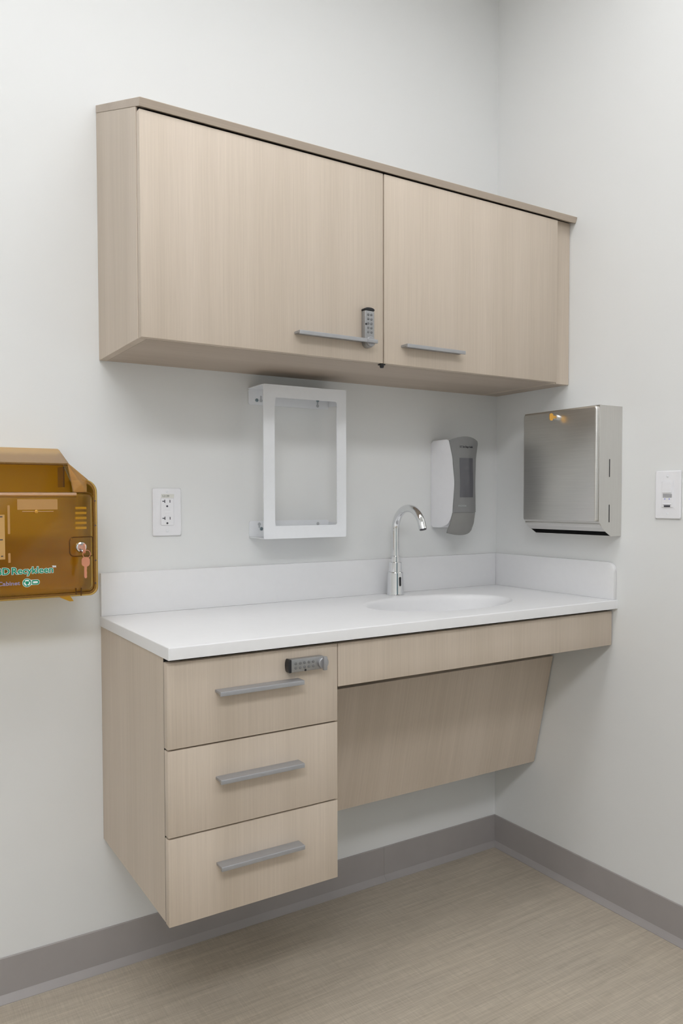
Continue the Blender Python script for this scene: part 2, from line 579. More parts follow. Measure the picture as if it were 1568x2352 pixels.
part('sloping_top', prism(B(), [a0 + Vector((0, 0, .0004)), a1 + Vector((0, 0, .0004)), a1 + nrm * th_, a0 + nrm * th_ + Vector((0, 0.3503 * th_, 0.1310 * th_))], (-UL - 0.0005 + 0.0005, 0, 0), 0.0008, 1), 'wood_x', wc)
part('filler_strip', box(B(), -0.0535, -0.0008, -0.296, -0.277, UB, slope(-0.296) - 0.002, 0.0006, 1), 'wood', wc)
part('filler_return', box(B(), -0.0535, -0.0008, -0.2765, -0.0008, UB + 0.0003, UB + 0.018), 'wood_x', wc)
part('gap_backing', box(B(), UL + 0.004, -0.0538, CF - 0.0008, CF - 0.0001, 1.905, slope(CF) - 0.0008), 'dark', wc)  # black strip paints the shade in the gap above the doors
part('gap_backing', box(B(), -0.688, -0.662, CF - 0.0008, CF - 0.0001, UB + 0.003, 1.9045), 'wood', wc)
dtop = 1.9293
d1 = part('door', box(B(), UL + 0.001, -0.6766, FR, -0.2953, UB, dtop, 0.0014, 2), 'wood', wc)
handle(d1, -0.8305, FR, 1.5225)
d2 = part('door', box(B(), -0.6733, -0.0701, FR, -0.2953, UB, dtop, 0.0014, 2), 'wood', wc)
handle(d2, -0.5290, FR, 1.5225)
code_lock(wc, (-0.7268, FR, 1.5515), (0, 1))
ct = B()
box(ct, -0.6815, -0.6665, FR + 0.004, FR + 0.016, UB - 0.0035, UB + 0.0, 0.001)
lathe(ct, [(0.004, -0.007), (0.0055, -0.0035), (0.0055, 0.0)], (-0.674, FR + 0.009, UB - 0.003), 14, 'z')
part('door_catch', ct, 'black', wc, 'small black catch under the door gap')

# ------------------------------------------------------------------ drawer cabinet
CT, CTH = 0.864, 0.0244
CB = CT - CTH
DL, DR = -1.2835, -0.9008
DF = -0.4585
DC = -0.4375
Z4 = 0.3200
dc = thing('drawer_cabinet', 'floating pale wood cabinet with three drawers under the counter', 'cabinet', ((DL + DR) / 2, -0.22, Z4))
part('side_panel', box(B(), DL, DL + 0.018, DC, -0.0005, Z4 + 0.002, CB - 0.0004, 0.0006, 1), 'wood', dc)
part('side_panel', box(B(), DR - 0.018, DR, DC, -0.0005, Z4 + 0.002, CB - 0.0004, 0.0006, 1), 'wood', dc)
part('bottom_panel', box(B(), DL + 0.0185, DR - 0.0185, DC, -0.0005, Z4 + 0.0023, Z4 + 0.02), 'wood_y', dc)
part('back_panel', box(B(), DL + 0.0185, DR - 0.0185, -0.007, -0.0005, Z4 + 0.0205, CB - 0.001), 'wood', dc)
part('gap_backing', box(B(), DL + 0.0005, DR - 0.0005, DC - 0.0008, DC - 0.0001, Z4 + 0.006, CB - 0.0006), 'dark', dc)  # black sheet paints the shade in the gaps around the drawers
zs = [(0.6645, CB - 0.0080, 0.7695), (0.4935, 0.6615, 0.5965), (Z4, 0.4905, 0.4245)]
for z0, z1, hz in zs:
    d = part('drawer', box(B(), DL, DR - 0.0006, DF, DC - 0.0016, z0, z1, 0.0014, 2), 'wood', dc)
    handle(d, -1.0920, DF, hz)
code_lock(dc, (-0.9830, DF, 0.7990), (-1, 0))

# ------------------------------------------------------------------ sink apron and knee panel
sb = thing('sink_base', 'pale wood sink front with slanted knee panel beside the drawers', 'cabinet', (-0.45, -0.3, 0.33))
part('apron', box(B(), DR + 0.0012, -0.0055, DF, DF + 0.019, 0.7377, CB - 0.0080, 0.0012, 2), 'wood', sb)
part('apron_rail', box(B(), DR + 0.0012, -0.0012, DF + 0.0195, DF + 0.045, 0.752, CB - 0.0006), 'dark', sb)
kt = Vector((0, -0.2489, 0.6705)); kb_ = Vector((0, -0.1757, 0.3290))
kd = (kt - kb_).normalized()
kn = Vector((0, kd.z, -kd.y)) * 0.018
x0k = Vector((DR + 0.0012, 0, 0))
part('knee_panel', prism(B(), [x0k + kb_, x0k + kt, x0k + kt + kn, x0k + kb_ + kn], (-DR - 0.0012 - 0.0045, 0, 0), 0.0006, 1), 'wood_tilt', sb)
part('gap_backing', box(B(), DR + 0.0020, -0.0055, -0.2170, -0.2100, 0.6600, 0.7180), 'dark', sb)  # black panel paints the dark void above the knee panel
for xa, xb in ((-0.022, -0.0012), (DR + 0.0016, DR + 0.0216)):
    part('cleat', prism(B(), [(xa, -0.0006, 0.345), (xa, kb_.y + 0.0245, 0.345), (xa, kt.y + 0.0245, 0.665), (xa, -0.0006, 0.665)], (xb - xa, 0, 0)), 'dark', sb)

# ------------------------------------------------------------------ countertop with integral oval basin
SC, SA, SBY = (-0.440, -0.243), 0.228, 0.148
ctp = thing('countertop', 'white solid surface countertop with backsplash and integral oval sink', 'countertop', (-0.64, -0.24, CB))
def counter_slab():
    t = bmesh.new()
    x0, x1, y0, y1 = -1.2855, -0.0005, -0.4733, -0.0005
    def loop(ins, z):
        return [t.verts.new(p) for p in ((x0 + ins, y0 + ins, z), (x1, y0 + ins, z), (x1, y1, z), (x0 + ins, y1, z))]
    loops = [loop(0.0005, CB), loop(0, CB + 0.0006)]
    R = 0.0026
    for k in range(5):
        a = math.radians(90 * k / 4)
        loops.append(loop(R * (1 - math.cos(a)), CT - R + R * math.sin(a)))
    for q in range(len(loops) - 1):
        for k in range(4):
            t.faces.new((loops[q][k], loops[q][(k + 1) % 4], loops[q + 1][(k + 1) % 4], loops[q + 1][k]))
    n = 96
    ell = lambda z, e: [t.verts.new((SC[0] + (SA + e) * math.cos(2 * math.pi * k / n), SC[1] + (SBY + e) * math.sin(2 * math.pi * k / n), z)) for k in range(n)]
    top, bot = ell(CT, 0), ell(CB, 0.0)
    for k in range(n):
        t.faces.new((top[k], bot[k], bot[(k + 1) % n], top[(k + 1) % n]))
    for outer, inner in ((loops[-1], top), (loops[0], bot)):
        es = []
        for ring in (outer, inner):
            for k in range(len(ring)):
                e = t.edges.get((ring[k], ring[(k + 1) % len(ring)])) or t.edges.new((ring[k], ring[(k + 1) % len(ring)]))
                es.append(e)
        bmesh.ops.triangle_fill(t, use_beauty=True, use_dissolve=False, edges=es)
    bmesh.ops.recalc_face_normals(t, faces=t.faces)
    return t
part('slab', counter_slab(), 'solid', ctp, angle=28)
def basin():
    t = bmesh.new()
    n = 96
    prof = [(0.0, 0.0), (-0.004, -0.0008), (-0.008, -0.003), (-0.0115, -0.0075), (-0.014, -0.016), (-0.018, -0.04), (-0.026, -0.075), (-0.042, -0.103), (-0.066, -0.118), (-0.095, -0.125), (-0.118, -0.127)]
    def shell(off):
        rings = []
        for e, dz in prof:
            rings.append([t.verts.new((SC[0] + (SA - 0.0002 + e + (off if dz < -0.02 else 0)) * math.cos(2 * math.pi * k / n), SC[1] + (SBY - 0.0002 + e + (off if dz < -0.02 else 0)) * math.sin(2 * math.pi * k / n), CT + dz - (off if dz < -0.02 else 0))) for k in range(n)])
        for q in range(len(rings) - 1):
            for k in range(n):
                t.faces.new((rings[q][k], rings[q][(k + 1) % n], rings[q + 1][(k + 1) % n], rings[q + 1][k]))
        return rings
    a = shell(0.0)
    t.faces.new(a[-1])
    # outer skin
    b = []
    for e, dz in [(-0.0004, -0.0235), (0.0, -0.045), (-0.010, -0.085), (-0.030, -0.114), (-0.060, -0.132), (-0.115, -0.139)]:
        b.append([t.verts.new((SC[0] + (SA - 0.0002 + e) * math.cos(2 * math.pi * k / n), SC[1] + (SBY - 0.0002 + e) * math.sin(2 * math.pi * k / n), CT + dz)) for k in range(n)])
    for q in range(len(b) - 1):
        for k in range(n):
            t.faces.new((b[q][k], b[q][(k + 1) % n], b[q + 1][(k + 1) % n], b[q + 1][k]))
    t.faces.new(b[-1])
    for k in range(n):
        t.faces.new((a[0][k], a[0][(k + 1) % n], b[0][(k + 1) % n], b[0][k]))
    bmesh.ops.recalc_face_normals(t, faces=t.faces)
    return t
bs_ = part('sink_basin', basin(), 'solid', ctp, angle=50)
part('drain', lathe(B(), [(0.021, 0.0), (0.021, 0.0018), (0.017, 0.003), (0.006, 0.0012)], (SC[0], SC[1], CT - 0.1272), 28, 'z'), 'chrome', bs_)
BSZ = CT + 0.1029
part('backsplash', box(B(), -1.2850, -0.0135, -0.0127, -0.0006, CT + 0.0001, BSZ, 0.0012, 2), 'solid', ctp)
ss = rrect(-0.4690, -0.0006, CT + 0.0001, BSZ, (0, 0, 0, 0.022), 8)
part('side_splash', prism(B(), [(-0.0006, y, z) for y, z in ss], (-0.0124, 0, 0), 0.0010, 2), 'solid', ctp)

# ------------------------------------------------------------------ faucet
FX, FY = -0.446, -0.052
fa = thing('faucet', 'chrome gooseneck sensor faucet behind the oval sink', 'faucet', (FX, FY, CT))
part('base', lathe(B(), [(0.0262, 0.0002), (0.0262, 0.002), (0.0248, 0.0032), (0.0240, 0.012), (0.0228, 0.0655), (0.0218, 0.0672)], (FX, FY, CT), 40, 'z'), 'chrome', fa, angle=25)
part('collar', lathe(B(), [(0.0188, 0.0674), (0.0188, 0.0945), (0.0182, 0.0955)], (FX, FY, CT), 40, 'z'), 'chrome', fa, angle=25)
part('collar', lathe(B(), [(0.0138, 0.0957), (0.0138, 0.1125), (0.0132, 0.1135)], (FX, FY, CT), 40, 'z'), 'chrome', fa, angle=25)
path = [(FX, FY, CT + 0.1137), (FX, FY, CT + 0.15)]
Rn, zc = 0.063, 1.0530
for k in range(0, 33):
    a = math.radians(160 * k / 32)
    path.append((FX, FY - Rn + Rn * math.cos(a), zc + Rn * math.sin(a)))
e = Vector(path[-1]); dv = Vector((0, -math.sin(math.radians(160)), math.cos(math.radians(160))))
path += [tuple(e + dv * 0.008), tuple(e + dv * 0.017)]
part('gooseneck', tube(B(), path, 0.0110, 24), 'chrome', fa, angle=40)
tip = Vector(path[-1])
part('aerator', tube(B(), [tip + dv * 0.0002, tip + dv * 0.0014], 0.0094, 24), 'black', fa)
sp = rrect(-0.0034, 0.0034, 0.027, 0.054, 0.0033, 6)
sens = part('sensor_window', prism(B(), [(FX + a, FY - 0.0205, CT + b) for a, b in sp], (0, -0.0040, 0), 0.0006, 1), 'black', fa, 'black oval sensor window')

# ------------------------------------------------------------------ white wall bracket frame
BX0, BX1, BZ0, BZ1, BD = -0.8905, -0.6395, 1.0405, 1.4370, -0.0900
br = thing('wall_bracket', 'empty white metal box holder frame screwed to the wall', 'wall bracket', ((BX0 + BX1) / 2, 0, BZ0))
def ring_plate(bm, o, i, y, th):
    t = bmesh.new()
    n = len(o)
    vo = [[t.verts.new((a, y + d, b)) for a, b in o] for d in (0, th)]
    vi = [[t.verts.new((a, y + d, b)) for a, b in i] for d in (0, th)]
    for k in range(n):
        j = (k + 1) % n
        t.faces.new((vo[0][k], vo[0][j], vi[0][j], vi[0][k]))
        t.faces.new((vo[1][k], vi[1][k], vi[1][j], vo[1][j]))
        t.faces.new((vo[0][k], vo[1][k], vo[1][j], vo[0][j]))
        t.faces.new((vi[0][k], vi[0][j], vi[1][j], vi[1][k]))
    bmesh.ops.recalc_face_normals(t, faces=t.faces)
    merge(bm, t)
    return bm
part('front_frame', ring_plate(B(), rrect(BX0, BX1, BZ0, BZ1, 0.004), rrect(-0.8580, -0.6695, 1.0735, 1.4045, 0.006), BD, 0.0022), 'white_metal', br)
part('top_plate', box(B(), BX0 + 0.0005, BX1 - 0.0005, BD + 0.0023, -0.0006, BZ1 - 0.0024, BZ1 - 0.0002, 0.0004, 1), 'white_metal', br)
part('bottom_plate', box(B(), BX0 + 0.0005, BX1 - 0.0005, BD + 0.0023, -0.0006, BZ0 + 0.0002, BZ0 + 0.0024, 0.0004, 1), 'white_metal', br)
for z0, z1 in ((1.3935, BZ1 - 0.0026), (BZ0 + 0.0026, 1.0850)):
    out = rrect(BX0 + 0.001, -0.6421, z0, z1, 0.005)
    part('wall_flange', prism(B(), [(a, -0.0006, b) for a, b in out], (0, -0.0020, 0)), 'white_metal', br)
for z0, z1 in ((1.4000, BZ1 - 0.0026), (BZ0 + 0.0026, 1.0780)):
    part('end_tab', box(B(), BX1 - 0.0026, BX1 - 0.0006, BD + 0.0024, -0.0008, z0, z1, 0.0004, 1), 'white_metal', br)
for sx_, sz_ in ((-0.8657, 1.4056), (-0.6777, 1.4170), (-0.8541, 1.0638), (-0.6777, 1.0600)):
    part('screw', lathe(B(), [(0.0046, -0.0026), (0.0046, -0.0042), (0.0030, -0.0056)], (sx_, 0, sz_), 14, 'y'), 'screw', br)
for sx_, sz_, s in ((-0.8530, 1.4096, 1), (-0.6777, 1.4060, 1), (-0.8600, 1.0720, -1), (-0.6777, 1.0700, -1)):
    kh = rrect(sx_ - 0.0025, sx_ + 0.0025, sz_ - 0.006, sz_ + 0.009, 0.0024)
    kk = B()
    prism(kk, [(a, -0.0026, b) for a, b in kh], (0, -0.00015, 0))
    lathe(kk, [(0.0046, -0.0026), (0.0046, -0.00278)], (sx_, 0, sz_ - 0.004 * s), 14, 'y')
    part('keyhole', kk, 'ink_pale', br)

# ------------------------------------------------------------------ electrical outlet
EX0, EX1, EZ0, EZ1 = -1.1540, -1.0805, 1.0525, 1.1705
eo = thing('electrical_outlet', 'white duplex wall outlet above the backsplash', 'outlet', ((EX0 + EX1) / 2, 0, EZ0))
part('wall_plate', prism(B(), [(a, -0.0004, b) for a, b in rrect(EX0, EX1, EZ0, EZ1, 0.003)], (0, -0.0056, 0), 0.0018, 2), 'white_plastic', eo)
oc = (EX0 + EX1) / 2
part('receptacle', prism(B(), [(a, -0.0061, b) for a, b in rrect(oc - 0.0166, oc + 0.0166, 1.0788, 1.1462, 0.0015)], (0, -0.0022, 0), 0.0006, 1), 'white_plastic', eo)
for zz in (1.1383, 1.0960):
    k = B()
    box(k, oc - 0.0078, oc - 0.0058, -0.0086, -0.0082, zz - 0.0040, zz + 0.0040)
    box(k, oc - 0.0130, oc - 0.0078, -0.0086, -0.0082, zz - 0.0011, zz + 0.0011)
    box(k, oc + 0.0056, oc + 0.0076, -0.0086, -0.0082, zz - 0.0034, zz + 0.0034)
    lathe(k, [(0.0025, -0.0082), (0.0025, -0.0086)], (oc - 0.0006, 0, zz - 0.0122), 14, 'y')
    part('socket_slots', k, 'ink', eo)
part('test_button', box(B(), oc - 0.0075, oc + 0.0075, -0.0090, -0.0082, 1.1095, 1.1165, 0.0003, 1), 'white_plastic', eo)
tp = part('label_tape', box(B(), -1.1322, -1.0990, -0.0064, -0.0061, 1.1466, 1.1562), 'tape', eo, 'small pale label tape reading L2-20')
part('lettering', text_bm('L2-20', 0.0046, (-1.1290, -0.0066, 1.1494), 'back', 0.0165), 'button', tp, smooth=False)
for zz in (1.1625, 1.0640):
    part('screw', lathe(B(), [(0.0028, -0.006), (0.0028, -0.0068), (0.0018, -0.0074)], (oc - 0.0002, 0, zz), 14, 'y'), 'white_metal', eo)

# ------------------------------------------------------------------ light switch with sensor
WY0, WY1, WZ0, WZ1 = -0.6620, -0.5895, 1.0900, 1.2130
sw = thing('light_switch', 'white occupancy sensor light switch right of the towel dispenser', 'light switch', (0, (WY0 + WY1) / 2, WZ0))
part('wall_plate', prism(B(), [(-0.0004, a, b) for a, b in rrect(WY0, WY1, WZ0, WZ1, 0.003)], (-0.0058, 0, 0), 0.0026, 3), 'white_plastic', sw)
yc = -0.6262
part('device', prism(B(), [(-0.0063, a, b) for a, b in rrect(yc - 0.0167, yc + 0.0167, 1.1195, 1.1865, 0.0012)], (-0.0018, 0, 0), 0.0005, 1), 'white_plastic', sw)
part('push_button', prism(B(), [(-0.0082, yc + 0.0125, 1.1560), (-0.0082, yc + 0.0125, 1.1830), (-0.0098, yc + 0.0125, 1.1825), (-0.0112, yc + 0.0125, 1.1563)], (0, -0.025, 0), 0.0005, 1), 'white_plastic', sw)
for k in range(3):
    part('vent_slot', box(B(), -0.0086, -0.0081, yc - 0.0130, yc + 0.0125, 1.1449 + k * 0.0030, 1.1463 + k * 0.0030), 'button', sw)
for yy in (-0.6193, -0.6320):
    part('indicator', lathe(B(), [(0.0017, -0.0081), (0.0014, -0.0088)], (0, yy, 1.1408), 12, 'x'), 'blue_led', sw)
part('lens_lip', prism(B(), [(-0.0082, yc + 0.0118, 1.1268), (-0.0082, yc + 0.0118, 1.1286), (-0.0104, yc + 0.0118, 1.1272)], (0, -0.0236, 0)), 'white_plastic', sw)
part('sensor_lens', box(B(), -0.0092, -0.0081, yc - 0.0088, yc + 0.0088, 1.1203, 1.1246, 0.0003, 1), 'ink', sw)
for zz in (1.1993, 1.1034):
    part('screw', lathe(B(), [(0.0028, -0.0062), (0.0028, -0.0068), (0.0018, -0.0074)], (0, yc + 0.0005, zz), 14, 'x'), 'white_metal', sw)

# ------------------------------------------------------------------ soap dispenser
so = thing('soap_dispenser', 'white and grey wall soap dispenser with dark window above the faucet', 'soap dispenser', (-0.222, 0, 1.034))
SX = -0.2235
def lerp_tab(tab, z):
    for (z0, v0), (z1, v1) in zip(tab, tab[1:]):
        if z0 <= z <= z1:
            q = (z - z0) / (z1 - z0)
            q = q * q * (3 - 2 * q) * 0.6 + q * 0.4
            return v0 + (v1 - v0) * q
    return tab[0][1] if z < tab[0][0] else tab[-1][1]
HW = [(1.030, 0.0445), (1.045, 0.0475), (1.075, 0.0460), (1.104, 0.0440), (1.190, 0.0398), (1.255, 0.0440), (1.316, 0.0545), (1.330, 0.0550)]
YE = [(1.030, -0.072), (1.046, -0.080), (1.075, -0.092), (1.104, -0.099), (1.190, -0.102), (1.255, -0.099), (1.316, -0.096), (1.330, -0.094)]
BULGE = 0.011
def front_pt(z, s, off=0.0):
    """point of the convex front; s in -1..1 across the width"""
    hw = lerp_tab(HW, z)
    arc = 0.0
    if z > 1.30:
        arc = (z - 1.30) / 0.03 * 0.0130      # crown of the top edge
    if z < 1.06:
        arc = -(1.06 - z) / 0.03 * 0.0075     # belly of the bottom edge
    return Vector((SX + s * (hw + off * 0.3), lerp_tab(YE, z) - BULGE * (1 - abs(s) ** 2.2) - off, z - arc * s * s))
def cover(z0, z1, nz, off=0.0, s0=-1.0, s1=1.0, depth=0.0035, ns=20, metric=False):
    """curved front piece; metric: s0, s1 are distances from the middle"""
    t = bmesh.new()
    F_, Bk = [], []
    for i in range(nz + 1):
        z = z0 + (z1 - z0) * i / nz
        w_ = lerp_tab(HW, z) if metric else 1.0
        F_.append([t.verts.new(front_pt(z, (s0 + (s1 - s0) * k / ns) / w_, off)) for k in range(ns + 1)])
        Bk.append([t.verts.new(front_pt(z, (s0 + (s1 - s0) * k / ns) / w_, off) + Vector((0, depth, 0))) for k in range(ns + 1)])
    for i in range(nz):
        for k in range(ns):
            t.faces.new((F_[i][k], F_[i][k + 1], F_[i + 1][k + 1], F_[i + 1][k]))
            t.faces.new((Bk[i][k], Bk[i + 1][k], Bk[i + 1][k + 1], Bk[i][k + 1]))
        t.faces.new((F_[i][0], F_[i + 1][0], Bk[i + 1][0], Bk[i][0]))
        t.faces.new((F_[i][ns], Bk[i][ns], Bk[i + 1][ns], F_[i + 1][ns]))
    for k in range(ns):
        t.faces.new((F_[0][k], Bk[0][k], Bk[0][k + 1], F_[0][k + 1]))
        t.faces.new((F_[nz][k], F_[nz][k + 1], Bk[nz][k + 1], Bk[nz][k]))
    bmesh.ops.recalc_face_normals(t, faces=t.faces)
    return t
def soap_body():
    t = bmesh.new()
    rows = []
    z0, z1, n = 1.0560, 1.3190, 40
    ydep = [(1.0560, 0.55), (1.0600, 0.74), (1.070, 0.87), (1.085, 0.95), (1.104, 1.0), (1.290, 1.0), (1.308, 0.98), (1.3155, 0.93), (1.3190, 0.86)]
    for i in range(n + 1):
        z = z0 + (z1 - z0) * i / n
        k = lerp_tab(ydep, z)
        hw = lerp_tab(HW, max(z, 1.06)) - 0.0006
        ye = (lerp_tab(YE, z) + 0.0012) * k
        hb = 0.0485
        q_ = min(z - z0, z1 - z)
        yb = -0.0008 - (0.008 - math.sqrt(max(0.0, 0.008 ** 2 - (0.008 - q_) ** 2)) if q_ < 0.008 else 0.0)
        row = []
        for s in (-1, 1):
            side = [Vector((SX + s * hb, yb, z)), Vector((SX + s * (hb + 0.0004), yb - 0.010, z)), Vector((SX + s * (hb * 0.5 + hw * 0.5 + 0.002), ye * 0.55, z)), Vector((SX + s * (hw + 0.0006), ye * 0.92, z)), Vector((SX + s * (hw - 0.001), ye, z))]
            row.append(side)
        rows.append([t.verts.new(p) for p in row[0]] + [t.verts.new(p) for p in reversed(row[1])])
    m_ = len(rows[0])
    for i in range(n):
        for k in range(m_):
            t.faces.new((rows[i][k], rows[i][(k + 1) % m_], rows[i + 1][(k + 1) % m_], rows[i + 1][k]))
    t.faces.new(rows[0])
    t.faces.new(list(reversed(rows[-1])))
    bmesh.ops.recalc_face_normals(t, faces=t.faces)
    return t
part('body', soap_body(), 'white_plastic', so, 'white back housing', angle=45)
part('back_plate', prism(B(), [(a, -0.0003, b) for a, b in rrect(SX - 0.0480, SX + 0.0480, 1.0640, 1.3120, 0.008)], (0, -0.0060, 0), 0.002, 2), 'white_plastic', so)
cv = part('cover', cover(1.1022, 1.3285, 30), 'cover_grey', so, 'grey front cover', angle=40)
part('push_bar', cover(1.0330, 1.1016, 14, -0.0012), 'push_grey_lit', so, 'grey push bar', angle=40)
part('window', cover(1.1470, 1.2640, 14, 0.0008, -0.0262, 0.0238, 0.0006, 12, True), 'window_grey', cv, 'dark smoked window')
part('nozzle', lathe(B(), [(0.007, 0.0), (0.008, 0.010), (0.012, 0.016)], (SX, -0.068, 1.0440), 18, 'z'), 'black', so)
def wrap_text(bm, off=0.0012):
    for v in bm.verts:
        hw = lerp_tab(HW, v.co.z)
        s = (v.co.x - SX) / hw
        v.co.y = lerp_tab(YE, v.co.z) - BULGE * (1 - abs(s) ** 2.2) - off + (v.co.y)
    return bm
part('lettering', wrap_text(text_bm('UC San Diego Health', 0.0062, (-0.2495, 0.0004, 1.2945), 'back', 0.0500)), 'ink', cv, smooth=False)
part('lettering', wrap_text(text_bm('PROVON', 0.0046, (-0.2545, 0.0004, 1.1195), 'back', 0.0260)), 'ink_pale', cv, smooth=False)

# ------------------------------------------------------------------ paper towel dispenser
TY0, TY1, TZ0, TZ1, TX = -0.4820, -0.2130, 1.0405, 1.3915, -0.1000
pd = thing('paper_towel_dispenser', 'stainless steel paper towel dispenser on the right wall', 'towel dispenser', (0, (TY0 + TY1) / 2, TZ0))
def towel_shell():
    t = bmesh.new()
    prof = [(-0.0005, TZ0), (-0.043, TZ0), (-0.0660, 1.0545), (-0.0790, 1.0635), (-0.0815, 1.0680), (-0.0850, 1.0735), (-0.0915, 1.0800), (-0.0915, TZ1), (-0.0005, TZ1)]
    a = [t.verts.new((x, TY0, z)) for x, z in prof]
    b = [t.verts.new((x, TY1, z)) for x, z in prof]
    n = len(prof)
    t.faces.new(a)
    t.faces.new(list(reversed(b)))
    slot = None
    for i in range(n):
        f = t.faces.new((a[i], b[i], b[(i + 1) % n], a[(i + 1) % n]))
        if i == 1:
            slot = f
    bmesh.ops.recalc_face_normals(t, faces=t.faces)
    # mouth of the dispenser: a real recess in the slanted face
    res = bmesh.ops.inset_region(t, faces=[slot], thickness=0.0028, depth=0.0)
    nrm_ = slot.normal.copy()
    ex = bmesh.ops.extrude_discrete_faces(t, faces=[slot])
    nf = ex['faces'][0]
    bmesh.ops.translate(t, verts=nf.verts, vec=-nrm_ * 0.022)
    nf.material_index = 1
    for e_ in nf.edges:
        for f in e_.link_faces:
            f.material_index = 1
    return t
tb = part('cabinet_shell', towel_shell(), 'steel_side', pd, smooth=False)
tb.data.materials.append(M['dark'])  # recess coloured black for the shade inside it
def towel_door():
    t = bmesh.new()
    rr, rings = 0.0055, []
    steps = [(0.0, -0.0920), (0.0, TX + rr)] + [(rr * (1 - math.cos(math.radians(a))), TX + rr * (1 - math.sin(math.radians(a)))) for a in (22, 45, 68, 90)]
    for ins, x in steps:
        o = rrect(TY0 + 0.0025 + ins, TY1 - 0.0015 - ins, 1.0806 + ins * 0.3, TZ1 - 0.0012 - ins, (0.0062 - ins, 0.0062 - ins, 0.011 - ins, 0.011 - ins), 6)
        rings.append([t.verts.new((x, a, b)) for a, b in o])
    n = len(rings[0])
    for q in range(len(rings) - 1):
        for k in range(n):
            t.faces.new((rings[q][k], rings[q][(k + 1) % n], rings[q + 1][(k + 1) % n], rings[q + 1][k]))
    t.faces.new(rings[0])
    t.faces.new(rings[-1])
    bmesh.ops.recalc_face_normals(t, faces=t.faces)
    return t
td = part('door', towel_door(), 'steel', pd, 'brushed steel door with lock')
tl = part('front_lip', tube(B(), [(-0.0843, TY0 + 0.0008, 1.0730), (-0.0843, TY1 - 0.0008, 1.0730)], 0.0040, 12), 'steel', pd)
for z0, z1 in ((1.2000, 1.2485), (1.0780, 1.1262)):
    part('sight_slot', prism(B(), [(a, TY0 - 0.0003, b) for a, b in rrect(-0.0524, -0.0490, z0, z1, 0.0016, 4)], (0, 0.002, 0)), 'black', pd)
ly, lz = -0.3430, 1.3700
part('lock', lathe(B(), [(0.0078, TX + 0.0010), (0.0078, TX - 0.0050), (0.0066, TX - 0.0082), (0.0030, TX - 0.0092)], (0, ly, lz), 24, 'x'), 'chrome', td)
kbm = B()
prism(kbm, [(TX - 0.030 + a, ly - 0.0008, lz + b) for a, b in rrect(0.0, 0.0145, -0.0100, 0.0100, 0.006, 6)], (0, 0.0016, 0))
box(kbm, TX - 0.0160, TX - 0.0080, ly - 0.0008, ly + 0.0008, lz - 0.0038, lz + 0.0038)
part('key', kbm, 'gold', td, 'brass key left in the lock')

# ------------------------------------------------------------------ amber waste cabinet
AX0, AX1, AZ0, AZ1, AY = -1.7250, -1.3310, 0.9360, 1.1865, -0.1460
am = thing('recycling_cabinet', 'translucent amber plastic recycling cabinet on the wall left of the counter', 'cabinet', (-1.528, 0, AZ0))
def tray():
    """open-fronted tray: back sheet and side walls with rounded corners"""
    t = bmesh.new()
    o = rrect(AX0, AX1, AZ0, AZ1, (0.02, 0.018, 0.027, 0.027), 8)
    i = rrect(AX0 + 0.003, AX1 - 0.003, AZ0 + 0.003, AZ1 - 0.003, (0.017, 0.015, 0.024, 0.024), 8)
    n = len(o)
    A_ = [t.verts.new((a, -0.0008, b)) for a, b in o]
    Bq = [t.verts.new((a, AY, b)) for a, b in o]
    Cq = [t.verts.new((a, AY, b)) for a, b in i]
    Dq = [t.verts.new((a, -0.0038, b)) for a, b in i]
    for k in range(n):
        j = (k + 1) % n
        # leave the top open between the shoulders of the hood
        top_open = o[k][1] > AZ1 - 1e-5 and o[j][1] > AZ1 - 1e-5
        if top_open:
            continue
        for f in (t.faces.new((A_[k], A_[j], Bq[j], Bq[k])), t.faces.new((Bq[k], Bq[j], Cq[j], Cq[k])), t.faces.new((Cq[k], Cq[j], Dq[j], Dq[k]))):
            f.material_index = 1
    t.faces.new(A_)
    t.faces.new(list(reversed(Dq)))
    bmesh.ops.recalc_face_normals(t, faces=t.faces)
    return t
ab = part('tray', tray(), 'amber', am, angle=40)
ab.data.materials.append(M['amber_hazy'])
# rim around the tray mouth
rim = rrect(AX0 + 0.0005, AX1 + 0.0022, AZ0 - 0.0022, AZ1 + 0.0005, (0.02, 0.019, 0.028, 0.028), 8)
k0 = [i for i, (a, b) in enumerate(rim)]
rim_i = rrect(AX0 + 0.008, AX1 - 0.0055, AZ0 + 0.0055, AZ1 - 0.008, (0.014, 0.013, 0.020, 0.020), 8)
def rim_open():
    t = bmesh.new()
    n = len(rim)
    L0 = [[t.verts.new((a, y, b)) for a, b in rr] for rr, y in ((rim, AY - 0.0004), (rim, AY - 0.0055), (rim_i, AY - 0.0055), (rim_i, AY - 0.0004))]
    for k in range(n):
        j = (k + 1) % n
        if rim[k][1] > AZ1 - 0.0005 and rim[j][1] > AZ1 - 0.0005:
            continue
        for q in range(4):
            t.faces.new((L0[q][k], L0[q][j], L0[(q + 1) % 4][j], L0[(q + 1) % 4][k]))
    bmesh.ops.recalc_face_normals(t, faces=t.faces)
    return t
part('rim', rim_open(), 'amber_hazy', am, angle=40)
